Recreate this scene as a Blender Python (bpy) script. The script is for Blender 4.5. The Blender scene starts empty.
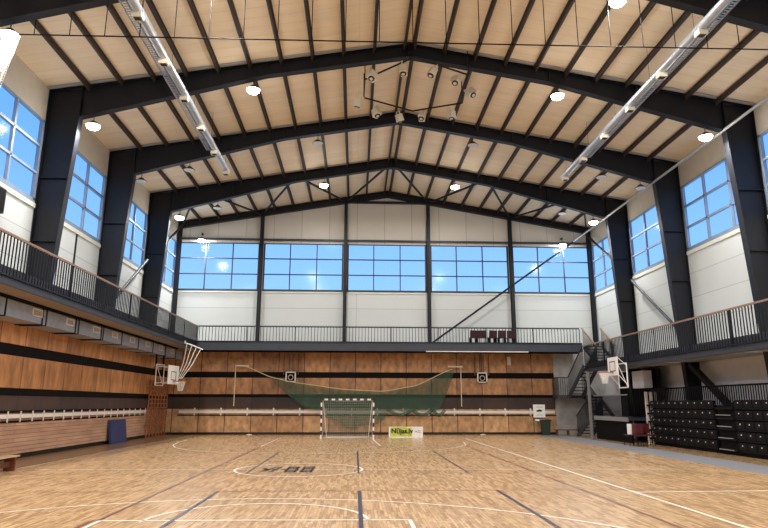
import bpy, math, random
from mathutils import Matrix, Vector
random.seed(7)
S = bpy.context.scene
COL = S.collection
# ------------------------------------------------------------------ sizes of the hall
XL, XR, ZE, ZA, YB, YF = -10.95, 14.67, 12.6, 14.83, 37.26, -7.0
XM = (XL + XR) / 2
BAY = 5.53
FR = [YB - 5.46 - BAY * k for k in range(8)]      # frames, farthest first (31.8, 26.27, ...)
ZWB, ZWT = 8.45, 11.37
def roof(x): return ZA - (ZA - ZE) * abs(x - XM) / (XR - XM)

# ------------------------------------------------------------------ materials
def srgb(r, g, b):
    f = lambda c: ((c / 255 + .055) / 1.055) ** 2.4 if c > 10 else c / 255 / 12.92
    return (f(r), f(g), f(b), 1)
def mat(name, c, rough=.6, metal=0, var=.0, scale=3, bump=0, spec=.5, stretch=None, emit=0):
    m = bpy.data.materials.new(name); m.use_nodes = True
    nt = m.node_tree; N = nt.nodes; L = nt.links; b = N['Principled BSDF']
    b.inputs['Base Color'].default_value = c; b.inputs['Roughness'].default_value = rough
    b.inputs['Metallic'].default_value = metal; b.inputs['Specular IOR Level'].default_value = spec
    if emit:
        b.inputs['Emission Color'].default_value = c; b.inputs['Emission Strength'].default_value = emit
    if var or bump:
        tc = N.new('ShaderNodeTexCoord'); no = N.new('ShaderNodeTexNoise')
        no.inputs['Scale'].default_value = scale; no.inputs['Detail'].default_value = 4
        mp = N.new('ShaderNodeMapping'); L.new(tc.outputs['Object'], mp.inputs[0])
        if stretch: mp.inputs['Scale'].default_value = stretch
        L.new(mp.outputs[0], no.inputs['Vector'])
        if var:
            mx = N.new('ShaderNodeMix'); mx.data_type = 'RGBA'
            mx.inputs[6].default_value = tuple(max(0, v * (1 - var)) for v in c[:3]) + (1,)
            mx.inputs[7].default_value = tuple(min(1, v * (1 + var)) for v in c[:3]) + (1,)
            rp = N.new('ShaderNodeMapRange'); rp.inputs[1].default_value = .3; rp.inputs[2].default_value = .7
            L.new(no.outputs['Fac'], rp.inputs[0]); L.new(rp.outputs[0], mx.inputs[0])
            L.new(mx.outputs[2], b.inputs['Base Color'])
        if bump:
            bp = N.new('ShaderNodeBump'); bp.inputs['Strength'].default_value = bump; bp.inputs['Distance'].default_value = .02
            L.new(no.outputs['Fac'], bp.inputs['Height']); L.new(bp.outputs[0], b.inputs['Normal'])
    return m
def brickmat(name, c1, c2, cm, bw, rh, mort, rough, swap=None, spec=.5, var=.25, nscale=(1, 1, 1), offset=.5, gloss_noise=False):
    """panels / boards: brick texture over object coordinates; swap picks which object axes feed the brick's x and y"""
    m = bpy.data.materials.new(name); m.use_nodes = True
    nt = m.node_tree; N = nt.nodes; L = nt.links; b = N['Principled BSDF']
    tc = N.new('ShaderNodeTexCoord'); sp = N.new('ShaderNodeSeparateXYZ'); cb = N.new('ShaderNodeCombineXYZ')
    L.new(tc.outputs['Object'], sp.inputs[0])
    a = {'X': 0, 'Y': 1, 'Z': 2}
    L.new(sp.outputs[a[swap[0]]], cb.inputs[0]); L.new(sp.outputs[a[swap[1]]], cb.inputs[1])
    br = N.new('ShaderNodeTexBrick'); L.new(cb.outputs[0], br.inputs['Vector'])
    br.inputs['Color1'].default_value = c1; br.inputs['Color2'].default_value = c2; br.inputs['Mortar'].default_value = cm
    br.inputs['Scale'].default_value = 1; br.inputs['Brick Width'].default_value = bw; br.inputs['Row Height'].default_value = rh
    br.inputs['Mortar Size'].default_value = mort; br.inputs['Mortar Smooth'].default_value = 0; br.offset = offset
    no = N.new('ShaderNodeTexNoise'); mp = N.new('ShaderNodeMapping'); mp.inputs['Scale'].default_value = nscale
    L.new(tc.outputs['Object'], mp.inputs[0]); L.new(mp.outputs[0], no.inputs['Vector'])
    no.inputs['Scale'].default_value = 1; no.inputs['Detail'].default_value = 5
    rp = N.new('ShaderNodeMapRange'); rp.inputs[1].default_value = .3; rp.inputs[2].default_value = .7
    rp.inputs[3].default_value = 1 - var; rp.inputs[4].default_value = 1 + var
    L.new(no.outputs['Fac'], rp.inputs[0])
    vm = N.new('ShaderNodeVectorMath'); vm.operation = 'SCALE'
    L.new(br.outputs['Color'], vm.inputs[0]); L.new(rp.outputs[0], vm.inputs['Scale'])
    L.new(vm.outputs[0], b.inputs['Base Color'])
    b.inputs['Roughness'].default_value = rough; b.inputs['Specular IOR Level'].default_value = spec
    return m
def seethrough(name, c, alpha, rough=.6):
    m = bpy.data.materials.new(name); m.use_nodes = True
    nt = m.node_tree; N = nt.nodes; L = nt.links; b = N['Principled BSDF']
    b.inputs['Base Color'].default_value = c; b.inputs['Roughness'].default_value = rough
    t = N.new('ShaderNodeBsdfTransparent'); mx = N.new('ShaderNodeMixShader'); mx.inputs[0].default_value = alpha
    L.new(t.outputs[0], mx.inputs[1]); L.new(b.outputs[0], mx.inputs[2]); L.new(mx.outputs[0], N['Material Output'].inputs[0])
    return m
def glassmat():
    m = bpy.data.materials.new('window_glass'); m.use_nodes = True
    nt = m.node_tree; N = nt.nodes; L = nt.links; N.remove(N['Principled BSDF'])
    t = N.new('ShaderNodeBsdfTransparent'); t.inputs[0].default_value = (.93, .96, 1, 1)
    g = N.new('ShaderNodeBsdfGlossy'); g.inputs['Roughness'].default_value = .12
    mx = N.new('ShaderNodeMixShader'); mx.inputs[0].default_value = .008
    L.new(t.outputs[0], mx.inputs[1]); L.new(g.outputs[0], mx.inputs[2]); L.new(mx.outputs[0], N['Material Output'].inputs[0])
    return m
M = dict(
    steel=mat('dark_steel_paint', srgb(14, 16, 24), .5, var=.15, scale=1.2, spec=.35),
    steel2=mat('slate_steel_paint', srgb(48, 53, 64), .5, var=.1, scale=2),
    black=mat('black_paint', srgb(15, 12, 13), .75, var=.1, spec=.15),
    purlin=mat('purlin_paint', srgb(62, 50, 42), .6, var=.15, scale=2),
    wallw=brickmat('white_sandwich_panel', srgb(196, 201, 200), srgb(191, 196, 195), srgb(150, 155, 154), 40, 1.05, .012, .55, 'YZ', var=.03, nscale=(.4, .4, .4), offset=0),
    wallb=brickmat('white_back_panel', srgb(196, 201, 200), srgb(191, 196, 195), srgb(150, 155, 154), 40, 1.05, .012, .55, 'XZ', var=.03, nscale=(.4, .4, .4), offset=0),
    gable=brickmat('gable_panel', srgb(205, 200, 190), srgb(198, 193, 184), srgb(150, 146, 138), 1.708, 20, .015, .6, 'XZ', var=.04, nscale=(.5, .5, .5), offset=0),
    ceil=brickmat('roof_panel', srgb(230, 215, 190), srgb(225, 209, 183), srgb(218, 202, 176), 40, .5, .02, .7, 'XY', var=.05, nscale=(.6, 3, 1), offset=0),
    uppw=mat('upper_wall_panel', srgb(186, 178, 164), .7, var=.04),
    frame=mat('window_frame_grey', srgb(120, 135, 155), .45, var=.05),
    frame2=mat('joint_strip', srgb(165, 165, 165), .5, var=.05),
    sill=mat('sill_white', srgb(205, 208, 196), .5, var=.05),
    glass=glassmat(),
    woodl=brickmat('orange_plywood_left', srgb(194, 138, 88), srgb(164, 112, 70), srgb(90, 55, 35), 1.5, 9, .02, .5, 'YZ', var=.38, nscale=(2, 4, 1.2), offset=0),
    woodb=brickmat('orange_plywood_back', srgb(184, 134, 88), srgb(146, 102, 66), srgb(80, 50, 34), 1.5, 9, .025, .5, 'XZ', var=.38, nscale=(4, 2, 2.4), offset=0),
    lowl=brickmat('pale_slatted_plywood_left', srgb(190, 150, 122), srgb(176, 136, 108), srgb(140, 105, 85), 6, .13, .012, .5, 'YZ', var=.2, nscale=(1, .8, 4)),
    lowb=brickmat('pale_plywood_back', srgb(190, 148, 104), srgb(160, 118, 80), srgb(80, 52, 36), 1.5, 9, .025, .5, 'XZ', var=.35, nscale=(4, 2, 3), offset=0),
    darkl=brickmat('dark_panel_left', srgb(74, 54, 48), srgb(56, 42, 38), srgb(40, 30, 28), 1.5, 9, .02, .6, 'YZ', var=.25, nscale=(1, 1.5, 1), offset=0),
    darkb=brickmat('dark_panel_back', srgb(66, 46, 38), srgb(48, 34, 30), srgb(32, 24, 22), 1.5, 9, .02, .6, 'XZ', var=.25, nscale=(1.5, 1, 1), offset=0),
    base=mat('black_base', srgb(24, 18, 17), .5),
    soffit=mat('soffit_board', srgb(150, 134, 116), .6, var=.1, scale=1),
    soffd=mat('soffit_grey', srgb(110, 105, 100), .6, var=.1, scale=1),
    galv=mat('galvanised_steel', srgb(160, 168, 184), .4, .2, var=.12, scale=5),
    silver=mat('spiral_duct_silver', srgb(180, 184, 190), .38, .7, var=.1, scale=6),
    pipe=mat('pale_grey_pipe', srgb(150, 150, 150), .5, .2),
    white=mat('white_paint', srgb(236, 234, 228), .45, var=.02),
    cream=mat('cream_plastic', srgb(215, 205, 185), .5, var=.05),
    offw=mat('white_rail_paint', srgb(225, 215, 205), .5, var=.05),
    handrail=mat('brown_handrail', srgb(140, 112, 92), .45, var=.15, scale=2),
    floor=None,
    strip=mat('dark_border_floor', srgb(128, 98, 68), .28, var=.15, scale=1, stretch=(3, .5, 1)),
    grey=mat('grey_runner', srgb(112, 113, 118), .6, var=.08, scale=2),
    lw=mat('white_line_paint', srgb(222, 214, 198), .4), lr=mat('dark_red_line_paint', srgb(96, 40, 32), .4),
    lb=mat('navy_line_paint', srgb(34, 30, 50), .4), ln=mat('brown_line_paint', srgb(112, 72, 48), .4),
    letter=mat('black_floor_lettering', srgb(45, 38, 38), .4),
    blue=mat('blue_vinyl', srgb(40, 56, 100), .45, var=.1),
    red=mat('red_paint', srgb(84, 24, 26), .45), orange=mat('hoop_orange', srgb(190, 70, 40), .5),
    maroon=mat('maroon_seat', srgb(58, 20, 24), .6, var=.1), burg=mat('burgundy_plastic', srgb(84, 24, 30), .5, var=.1), seatd=mat('black_seat_plastic', srgb(17, 17, 20), .6, var=.1, spec=.2),
    green=seethrough('green_net', srgb(46, 88, 66), .5), rope=mat('cream_rope', srgb(225, 205, 165), .6),
    netw=mat('white_netting', srgb(230, 228, 220), .7), netd=mat('grey_netting', srgb(150, 150, 140), .7),
    lens=mat('lamp_lens', (1, .97, .9, 1), .3, emit=30), lensoff=mat('unlit_lens', srgb(205, 205, 200), .2),
    housing=mat('lamp_housing', srgb(50, 50, 54), .4, .3),
    wbar=mat('brown_wall_bar_wood', srgb(150, 92, 58), .5, var=.15), bin=mat('dark_green_plastic', srgb(36, 52, 40), .5),
    lime=mat('lime_banner_print', srgb(196, 205, 80), .5, var=.35, scale=5), ink=mat('black_ink', srgb(25, 28, 25), .6),
    bench=mat('bench_wood', srgb(196, 165, 130), .45, var=.1), brown=mat('brown_wood', srgb(110, 62, 42), .5, var=.15),
    whitelow=mat('beige_plaster', srgb(206, 208, 212), .6, var=.05), concrete=mat('grey_concrete_panel', srgb(165, 162, 158), .7, var=.15),
)
def floormat():
    m = brickmat('sports_parquet', srgb(206, 172, 130), srgb(160, 127, 90), srgb(120, 92, 64), .42, .055, .002, .24, 'YX', var=.18, nscale=(16, 5, 1), spec=.45)
    nt = m.node_tree; N = nt.nodes; L = nt.links
    return m
M['floor'] = floormat()

# ------------------------------------------------------------------ mesh builder
class MB:
    def __init__(s): s.v = []; s.f = []; s.sm = False
    def add(s, vs, fs):
        o = len(s.v); s.v += [tuple(v) for v in vs]; s.f += [tuple(i + o for i in f) for f in fs]; return s
    def box(s, x0, x1, y0, y1, z0, z1):
        x0, x1 = sorted((x0, x1)); y0, y1 = sorted((y0, y1)); z0, z1 = sorted((z0, z1))
        return s.add([(x0, y0, z0), (x1, y0, z0), (x1, y1, z0), (x0, y1, z0), (x0, y0, z1), (x1, y0, z1), (x1, y1, z1), (x0, y1, z1)],
                     [(0, 3, 2, 1), (4, 5, 6, 7), (0, 1, 5, 4), (1, 2, 6, 5), (2, 3, 7, 6), (3, 0, 4, 7)])
    def prism(s, pts, axis, a0, a1):
        """polygon pts in the two other axes, extruded along axis (0,1,2)"""
        def P(u, v, w): return {0: (w, u, v), 1: (u, w, v), 2: (u, v, w)}[axis]
        n = len(pts)
        return s.add([P(u, v, a0) for u, v in pts] + [P(u, v, a1) for u, v in pts],
                     [tuple(range(n - 1, -1, -1)), tuple(range(n, 2 * n))] + [(i, (i + 1) % n, n + (i + 1) % n, n + i) for i in range(n)])
    def bar(s, a, b, w, h, up=(0, 0, 1)):
        """rectangular bar from a to b, w across, h along up"""
        a = Vector(a); b = Vector(b); d = (b - a).normalized(); u = Vector(up)
        if abs(d.dot(u)) > .99: u = Vector((0, 1, 0))
        x = d.cross(u).normalized() * w / 2; z = x.cross(d).normalized() * h / 2
        vs = [p + i * x + j * z for p in (a, b) for i, j in ((-1, -1), (1, -1), (1, 1), (-1, 1))]
        return s.add(vs, [(0, 1, 2, 3), (7, 6, 5, 4), (0, 4, 5, 1), (1, 5, 6, 2), (2, 6, 7, 3), (3, 7, 4, 0)])
    def tube(s, pts, r, n=8, closed=False):
        pts = [Vector(p) for p in pts]; o = len(s.v); k = len(pts); prev = None
        for i, p in enumerate(pts):
            if closed: d = pts[(i + 1) % k] - pts[i - 1]
            else: d = pts[min(i + 1, k - 1)] - pts[max(i - 1, 0)]
            d.normalize()
            u = prev if prev is not None else (Vector((0, 0, 1)) if abs(d.z) < .9 else Vector((1, 0, 0)))
            x = d.cross(u).normalized(); y = x.cross(d).normalized(); prev = y
            rr = r[i] if isinstance(r, (list, tuple)) else r
            for j in range(n):
                t = 2 * math.pi * j / n; s.v.append(tuple(p + rr * (math.cos(t) * x + math.sin(t) * y)))
        for i in range(k if closed else k - 1):
            for j in range(n):
                a = o + i * n + j; b = o + i * n + (j + 1) % n; c = o + ((i + 1) % k) * n
                s.f.append((a, b, c + (j + 1) % n, c + j))
        if not closed:
            s.f.append(tuple(o + j for j in range(n - 1, -1, -1))); s.f.append(tuple(o + (k - 1) * n + j for j in range(n)))
        return s
    def lathe(s, prof, c=(0, 0, 0), n=20):
        o = len(s.v)
        for r, z in prof:
            for j in range(n):
                t = 2 * math.pi * j / n; s.v.append((c[0] + r * math.cos(t), c[1] + r * math.sin(t), c[2] + z))
        for i in range(len(prof) - 1):
            for j in range(n):
                s.f.append((o + i * n + j, o + i * n + (j + 1) % n, o + (i + 1) * n + (j + 1) % n, o + (i + 1) * n + j))
        s.f.append(tuple(o + j for j in range(n - 1, -1, -1))); s.f.append(tuple(o + (len(prof) - 1) * n + j for j in range(n)))
        return s
    def net(s, P, nu, nv, r, su=None, sv=None):
        """netting: strands over the surface P(u,v)"""
        su = su or nv; sv = sv or nu
        for i in range(nu + 1): s.tube([P(i / nu, j / su) for j in range(su + 1)], r, 3)
        for j in range(nv + 1): s.tube([P(i / sv, j / nv) for i in range(sv + 1)], r, 3)
        return s
    def xf(s, mtx): s.v = [tuple(mtx @ Vector(v)) for v in s.v]; return s
    def build(s, name, m, parent=None, smooth=False, local=False):
        off = Vector((0, 0, 0))
        if parent is not None and not local:
            p = parent
            while p is not None: off += p.location; p = p.parent
        me = bpy.data.meshes.new(name); me.from_pydata([tuple(Vector(v) - off) for v in s.v], [], s.f); me.update()
        me.materials.append(m)
        if smooth:
            for p in me.polygons: p.use_smooth = True
            me.set_sharp_from_angle(angle=math.radians(40))
        o = bpy.data.objects.new(name, me); COL.objects.link(o)
        if parent is not None: o.parent = parent
        return o
def tag(o, label, cat, group=None):
    o['label'] = label; o['category'] = cat
    if group: o['group'] = group
    return o
def thing(name, loc, label, cat, group=None):
    o = bpy.data.objects.new(name, None); COL.objects.link(o); o.location = loc; o.empty_display_size = .2
    return tag(o, label, cat, group)
def struct(o): o['kind'] = 'structure'; return o
def copy_tree(o, parent=None):
    c = o.copy(); COL.objects.link(c); c.parent = parent
    for ch in list(o.children): copy_tree(ch, c)
    return c
def text_mesh(txt, size, depth=.004):
    cu = bpy.data.curves.new('lettering', 'FONT'); cu.body = txt; cu.size = size; cu.offset = .012; cu.extrude = depth; cu.align_x = 'CENTER'; cu.align_y = 'CENTER'
    to = bpy.data.objects.new('lettering', cu); COL.objects.link(to)
    dg = bpy.context.evaluated_depsgraph_get(); me = bpy.data.meshes.new_from_object(to.evaluated_get(dg))
    bpy.data.objects.remove(to); return me
ORD = ['first', 'second', 'third', 'fourth', 'fifth', 'sixth', 'seventh', 'eighth', 'ninth', 'tenth', 'eleventh', 'twelfth']

# ------------------------------------------------------------------ floor, walls, roof
struct(MB().box(-9.35, 10.5, YF, YB + .1, -.3, 0).build('floor', M['floor']))
struct(MB().box(XL - .2, -9.35, YF, YB + .1, -.3, 0).build('trim_1', M['strip']))
struct(MB().box(10.5, 12.0, YF, YB + .1, -.3, .002).build('trim_2', M['grey']))
struct(MB().box(12.0, XR + .2, YF, YB + .1, -.3, 0).build('trim_3', M['floor']))
OUT = .12
for nm, x0, x1 in (('wall_left', XL - OUT, XL), ('wall_right', XR, XR + OUT)):
    w = MB().box(x0, x1, YF, YB, 0, ZWB - .1)
    ys = FR + [YB]
    for y in ys: w.box(x0, x1, max(YF, y - .16), min(YB + .02, y + .16), ZWB - .1, ZWT)
    struct(w.build(nm, M['wallw']))
struct(MB().box(XL - OUT, XL, YF, YB, ZWT, ZE + .02).build('trim_4', M['uppw']))
struct(MB().box(XR, XR + OUT, YF, YB, ZWT, ZE + .02).build('trim_5', M['uppw']))
w = MB().box(XL - OUT, XR + OUT, YB, YB + .12, 0, ZWB - .1)
CX = [XL + (XR - XL) * k / 5 for k in range(6)]
for x in CX: w.box(x - .12, x + .12, YB, YB + .12, ZWB - .1, ZWT + .1)
struct(w.build('wall_back', M['wallb']))
struct(MB().prism([(XL - OUT, ZWT), (XR + OUT, ZWT), (XR + OUT, ZE), (XM, ZA), (XL - OUT, ZE)], 1, YB, YB + .12).build('trim_6', M['gable']))
struct(MB().prism([(XL - OUT, 0), (XR + OUT, 0), (XR + OUT, ZE), (XM, ZA), (XL - OUT, ZE)], 1, YF - .12, YF).build('wall_front', M['gable']))
struct(MB().prism([(XL - OUT, ZE), (XM, ZA), (XR + OUT, ZE), (XR + OUT, ZE + .15), (XM, ZA + .15), (XL - OUT, ZE + .15)], 1, YF - .12, YB + .12).build('ceiling', M['ceil']))

# ------------------------------------------------------------------ windows
wn = [0]
def window(axis, pos, a0, a1, wf, out):
    """axis 0: window in a side wall x=pos, running a0..a1 in y; axis 1: in the back wall"""
    wn[0] += 1
    z0, z1 = ZWB, ZWT; f = MB(); g = MB()
    def bx(m, u0, u1, zz0, zz1, d0, d1):
        if axis == 0: m.box(pos + out * d0, pos + out * d1, u0, u1, zz0, zz1)
        else: m.box(u0, u1, pos + d0, pos + d1, zz0, zz1)
    t = wf
    bx(f, a0, a1, z0 - .1, z0 + t / 2, -.02, .1); bx(f, a0, a1, z1 - t / 2, z1, -.02, .1)
    bx(f, a0, a0 + t, z0, z1, -.02, .1); bx(f, a1 - t, a1, z0, z1, -.02, .1)
    for k in (1, 2):
        u = a0 + (a1 - a0) * k / 3; bx(f, u - t * .32, u + t * .32, z0, z1, -.015, .09)
        z = z0 + (z1 - z0) * k / 3; bx(f, a0, a1, z - t * .32, z + t * .32, -.015, .09)
    bx(g, a0 + .03, a1 - .03, z0 + .03, z1 - .03, .05, .06)
    o = struct(f.build('window_%d' % wn[0], M['frame'] if axis == 0 else M['steel2']))
    g.build('pane', M['glass'], o)
    s = MB()
    if axis == 0: bx(s, a0 - .02, a1 + .02, z0 - .26, z0 - .1, -.05, .0)
    else: bx(s, a0, a1, z0 - .18, z0 - .09, -.05, .0)
    s.build('sill', M['sill'], o)
allY = [YB] + FR
for i in range(len(allY) - 1):
    window(0, XL, allY[i + 1] + .16, allY[i] - .16, .13, -1)
    window(0, XR, allY[i + 1] + .16, allY[i] - .16, .13, 1)
for k in range(5): window(1, YB, CX[k] + .12, CX[k + 1] - .12, .09, 1)
# square tube over the back windows
tag(MB().box(XL + .15, XR - .15, YB - .14, YB - .04, 11.52, 11.64).build('square_tube', M['steel2']), 'long grey square tube across the back wall just above the windows', 'rail')

# ------------------------------------------------------------------ steel frames
DK, DB = 1.1, .5          # depth at knee and at ridge
def frame_at(y, label):
    t = thing('roof_portal', (XM, y, 0), label, 'steel portal', 'roof portals')
    return t
def make_frame(y, label):
    t = frame_at(y, label)
    for sg in (-1, 1):
        xo = XM + sg * (XR - XM - .02)
        X = lambda d: xo - sg * d
        zt = ZE - .03
        # column: outer edge vertical, inner edge leaning
        top_in, bot_in = 1.12, .42; zf = 5.19 if sg < 0 else 0; lean = lambda z: bot_in + (top_in - bot_in) * z / zk
        m = MB()
        zk = zt - DK + .12; bi = lean(zf)
        m.prism([(X(0), zf), (X(bi), zf), (X(top_in), zk), (X(top_in), zt + .14), (X(0), zt)], 1, y - .012, y + .012)
        m.box(X(0), X(.025), y - .15, y + .15, zf, zt)                                  # outer flange
        m.bar((X(bi), y, zf), (X(top_in), y, zk), .3, .03, (1, 0, 0))               # inner flange
        for z in (7.05, 9.3) if sg < 0 else (2.6, 7.05, 9.3):
            m.box(X(.03), X(bot_in + (top_in - bot_in) * z / zk - .02), y - .14, y + .14, z - .012, z + .012)
        m.box(X(-.0), X(bi + .1), y - .2, y + .2, zf, zf + .03)
        m.build('column', M['steel'], t)
        # rafter
        r = MB(); tp = lambda x: roof(x) - .04 
        xa = X(top_in - .02); xh = XM + sg * 5.2
        bota = zk; both = tp(xh) - DB; botr = tp(XM) - DB
        r.prism([(xa, bota), (xh, both), (XM, botr), (XM, tp(XM)), (xa, tp(xa))], 1, y - .012, y + .012)
        for a, b in (((xa, bota), (xh, both)), ((xh, both), (XM, botr))):
            r.bar((a[0], y, a[1]), (b[0], y, b[1]), .28, .03)
        r.bar((X(0), y, tp(X(0)) - .0), (XM, y, tp(XM)), .28, .03)
        for k in (0, .5, 1):
            x = xa + (xh - xa) * k; zb = bota + (both - bota) * k
            r.box(x - .012, x + .012, y - .13, y + .13, zb, tp(x))
        r.box(XM - sg * .0, XM + sg * .03, y - .14, y + .14, botr - .04, tp(XM))
        r.build('rafter', M['steel'], t)
    return t
FL = ['dark steel portal frame nearest the back wall', 'dark steel portal frame, second in front of the back wall',
      'dark steel portal frame whose ridge stands behind the hanging floodlight ring, with both knees in view',
      'nearest dark steel frame, only its rafters seen in the top corners']
FL = ['dark steel portal frame nearest the back wall, its ridge joined by zigzag roof bracing',
      'dark steel portal frame just beyond the floodlight ring, middle of the three complete frames',
      'largest complete dark steel portal frame, crossed by both silver ducts, floodlight ring at its ridge',
      'nearest dark steel frame, only its rafters seen in the top corners of the photo',
      'dark steel portal frame over the spot of the viewer', 'dark steel portal frame behind the viewer', 'dark steel portal frame second behind the viewer', 'dark steel portal frame by the front wall']
f0 = make_frame(FR[0], FL[0])
for i in range(1, 7):
    c = copy_tree(f0); c.location = (XM, FR[i], 0); c['label'] = FL[i]
# end frame on the back wall
t = thing('gable_portal', (XM, YB, 0), 'dark steel end frame of posts and sloping beam on the back wall', 'steel frame')
for k, x in enumerate(CX):
    x = min(max(x, XL + .16), XR - .16)
    top = roof(x) - .35
    m = MB().box(x - .1, x + .1, YB - .34, YB - .32, 5.19, top).box(x - .1, x + .1, YB - .06, YB - .04, 5.19, top).box(x - .008, x + .008, YB - .33, YB - .05, 5.19, top)
    m.build('post', M['steel'], t)
for sg in (-1, 1):
    xo = XM + sg * (XR - XM - .02)
    m = MB()
    m.prism([(xo, roof(xo) - .42), (XM, ZA - .42), (XM, ZA - .05), (xo, roof(xo) - .05)], 1, YB - .21, YB - .19)
    m.bar((xo, YB - .2, roof(xo) - .42), (XM, YB - .2, ZA - .42), .26, .03); m.bar((xo, YB - .2, roof(xo) - .06), (XM, YB - .2, ZA - .06), .26, .03)
    m.build('beam', M['steel'], t)
MB().box(CX[2], CX[3], YB - .3, YB - .1, 13.98, 14.1).build('collar', M['steel'], t)

# purlins: eleven on each slope
def purlin_mb(x, sg):
    m = MB(); z = roof(x) - .02; y0, y1 = YF + .1, YB - .02
    m.box(x - .01, x + .01, y0, y1, z - .17, z - .01)
    m.box(x, x + sg * .06, y0, y1, z - .17, z - .155); m.box(x, x - sg * .07, y0, y1, z - .03, z - .01)
    return m
for sg, side in ((-1, 'left'), (1, 'right')):
    for k in range(11):
        d = .17 + 1.128 * k; x = XM + sg * d
        o = purlin_mb(x, sg).build('roof_purlin', M['purlin'])
        tag(o, 'long dark roof purlin on the %s slope, %s from the ridge' % (side, ORD[k]), 'purlin', 'roof purlins')
for k in range(7):
    for sg in (-1, 1):
        xo = XM + sg * (XR - XM - .02); yy = FR[k]
        struct(MB().prism([(xo, roof(xo) - .012), (XM, ZA - .012), (XM, ZA - .002), (xo, roof(xo) - .002)], 1, yy - .34, yy - .16).build('trim_%d' % (100 + 2 * k + (sg > 0)), M['frame2']))
# roof braces in the last bay
zig = []
for k in range(5):
    a, b = CX[k], CX[k + 1]; mid = (a + b) / 2
    for end in (a, b):
        zig.append(((end if 0 < end else end, YB - .35), (mid + (-.28 if end == a else .28), FR[0] + .15), k, end == a))
names5 = ['leftmost', 'second from the left', 'middle', 'second from the right', 'rightmost']
for (p, q, k, fl) in zig:
    px = min(max(p[0], XL + .3), XR - .3)
    o = MB().bar((px, p[1], roof(px) - .38), (q[0], q[1], roof(q[0]) - .38), .09, .09).build('roof_brace', M['steel'])
    tag(o, 'dark diagonal roof brace, %s arm of the %s pair' % ('left' if fl else 'right', names5[k]), 'brace', 'zigzag roof braces')
# wall braces
def pipe(name, a, b, r, m, label, cat='brace'):
    return tag(MB().tube([a, b], r, 10).build(name, m, smooth=True), label, cat)
pipe('wall_brace', (XL + .4, 31.0, 8.8), (XL + .4, 26.6, 5.72), .07, M['steel2'], 'grey diagonal wall brace rising behind the left gallery railing')
pipe('wall_brace', (XL + .35, YB - .5, 12.3), (XL + .35, 32.1, 9.3), .07, M['steel'], 'dark diagonal brace at the top of the left wall by the far corner')
pipe('wall_brace', (XR - .4, 31.0, 8.0), (XR - .4, 26.5, 4.75), .07, M['steel2'], 'grey diagonal wall brace low on the right wall between two columns')
pipe('wall_brace', (XR - .35, YB - .5, 12.0), (XR - .35, 32.1, 8.9), .07, M['steel'], 'dark diagonal brace across the right wall window nearest the far corner')
pipe('wall_brace', (4.55, YB - .42, 5.3), (XR - .3, YB - .42, 12.25), .06, M['steel'], 'long dark diagonal brace crossing the back wall up to its right corner')
pipe('eave_pipe', (13.47, YB - .05, 11.62), (13.47, YF + .2, 11.62), .055, M['pipe'], 'long pale pipe running along the right wall just inside the frame knees', 'pipe')
o = MB().bar((14.2, 26.0, 3.4), (14.2, 22.4, .9), .22, .2).build('wall_brace', M['steel'])
tag(o, 'thick dark diagonal strut under the right gallery behind the folded stand', 'brace')

# ------------------------------------------------------------------ wood panelling
def trim(n, o): return struct(o)
tn = [7]
def tr(mb, m):
    o = mb.build('trim_%d' % tn[0], m); tn[0] += 1; return struct(o)
XW = XL + .1
YW = YB - .1
def lw(z0, z1, m, d=0): tr(MB().box(XL + .001, XW + d, YF, YW, z0, z1), m)
lw(3.58, 4.7, M['woodl']); lw(3.22, 3.58, M['black'], -.05); lw(2.22, 3.22, M['woodl']); lw(1.98, 2.22, M['black'], -.05)
lw(1.44, 1.98, M['darkl'], -.02); lw(.16, 1.44, M['lowl']); lw(0, .16, M['base'], -.06)
XE = 11.85
def bwl(z0, z1, m, d=0): tr(MB().box(XL + .001, XE, YW - d, YB - .001, z0, z1), m)
bwl(3.56, 4.75, M['woodb']); bwl(3.22, 3.56, M['black'], -.05); bwl(2.28, 3.22, M['woodb']); bwl(2.1, 2.28, M['black'], -.05)
bwl(1.44, 2.1, M['darkb'], -.02); bwl(.14, 1.44, M['lowb']); bwl(0, .14, M['base'], -.06)
for z0, z1 in ((1.14, 1.2), (1.45, 1.52)): tr(MB().box(XW, XW + .02, YF, 33.4, z0, z1), M['black'])  # shadow above and below the left wall rail, painted as black strips
tr(MB().box(-10.2, XE, YW - .02, YW, 1.06, 1.12), M['black'])  # painted shadow strip under the back wall rail
# wall rails with brackets
t = thing('training_barre', (XW, 15, 1.3), 'long white rail with upright brackets along the left wooden wall', 'rail')
MB().box(XW + .06, XW + .1, YF + .2, 33.4, 1.28, 1.4).build('board', M['offw'], t)
y = 33.2; 
bm = None
while y > 10:
    b = MB().box(XW + .1, XW + .125, y - .022, y + .022, 1.16, 1.5).box(XW, XW + .1, y - .03, y + .03, 1.3, 1.36)
    if bm is None: bm = b.build('bracket', M['offw'], t); y0b = y
    else:
        c = bm.copy(); COL.objects.link(c); c.location = (0, y - y0b, 0)
    y -= .76
t = thing('training_barre', (0, YW, 1.3), 'long white rail with upright brackets across the back wooden wall behind the goal', 'rail')
MB().box(-10.1, XE - .1, YW - .1, YW - .06, 1.2, 1.36).build('board', M['offw'], t)
bm = None; x = -9.2
while x < XE - .2:
    b = MB().box(x - .04, x + .04, YW - .13, YW - .1, 1.08, 1.5).box(x - .03, x + .03, YW - .1, YW, 1.25, 1.31)
    if bm is None: bm = b.build('bracket', M['offw'], t); x0b = x
    else:
        c = bm.copy(); COL.objects.link(c); c.location = (x - x0b, 0, 0)
    x += 1.5

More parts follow.
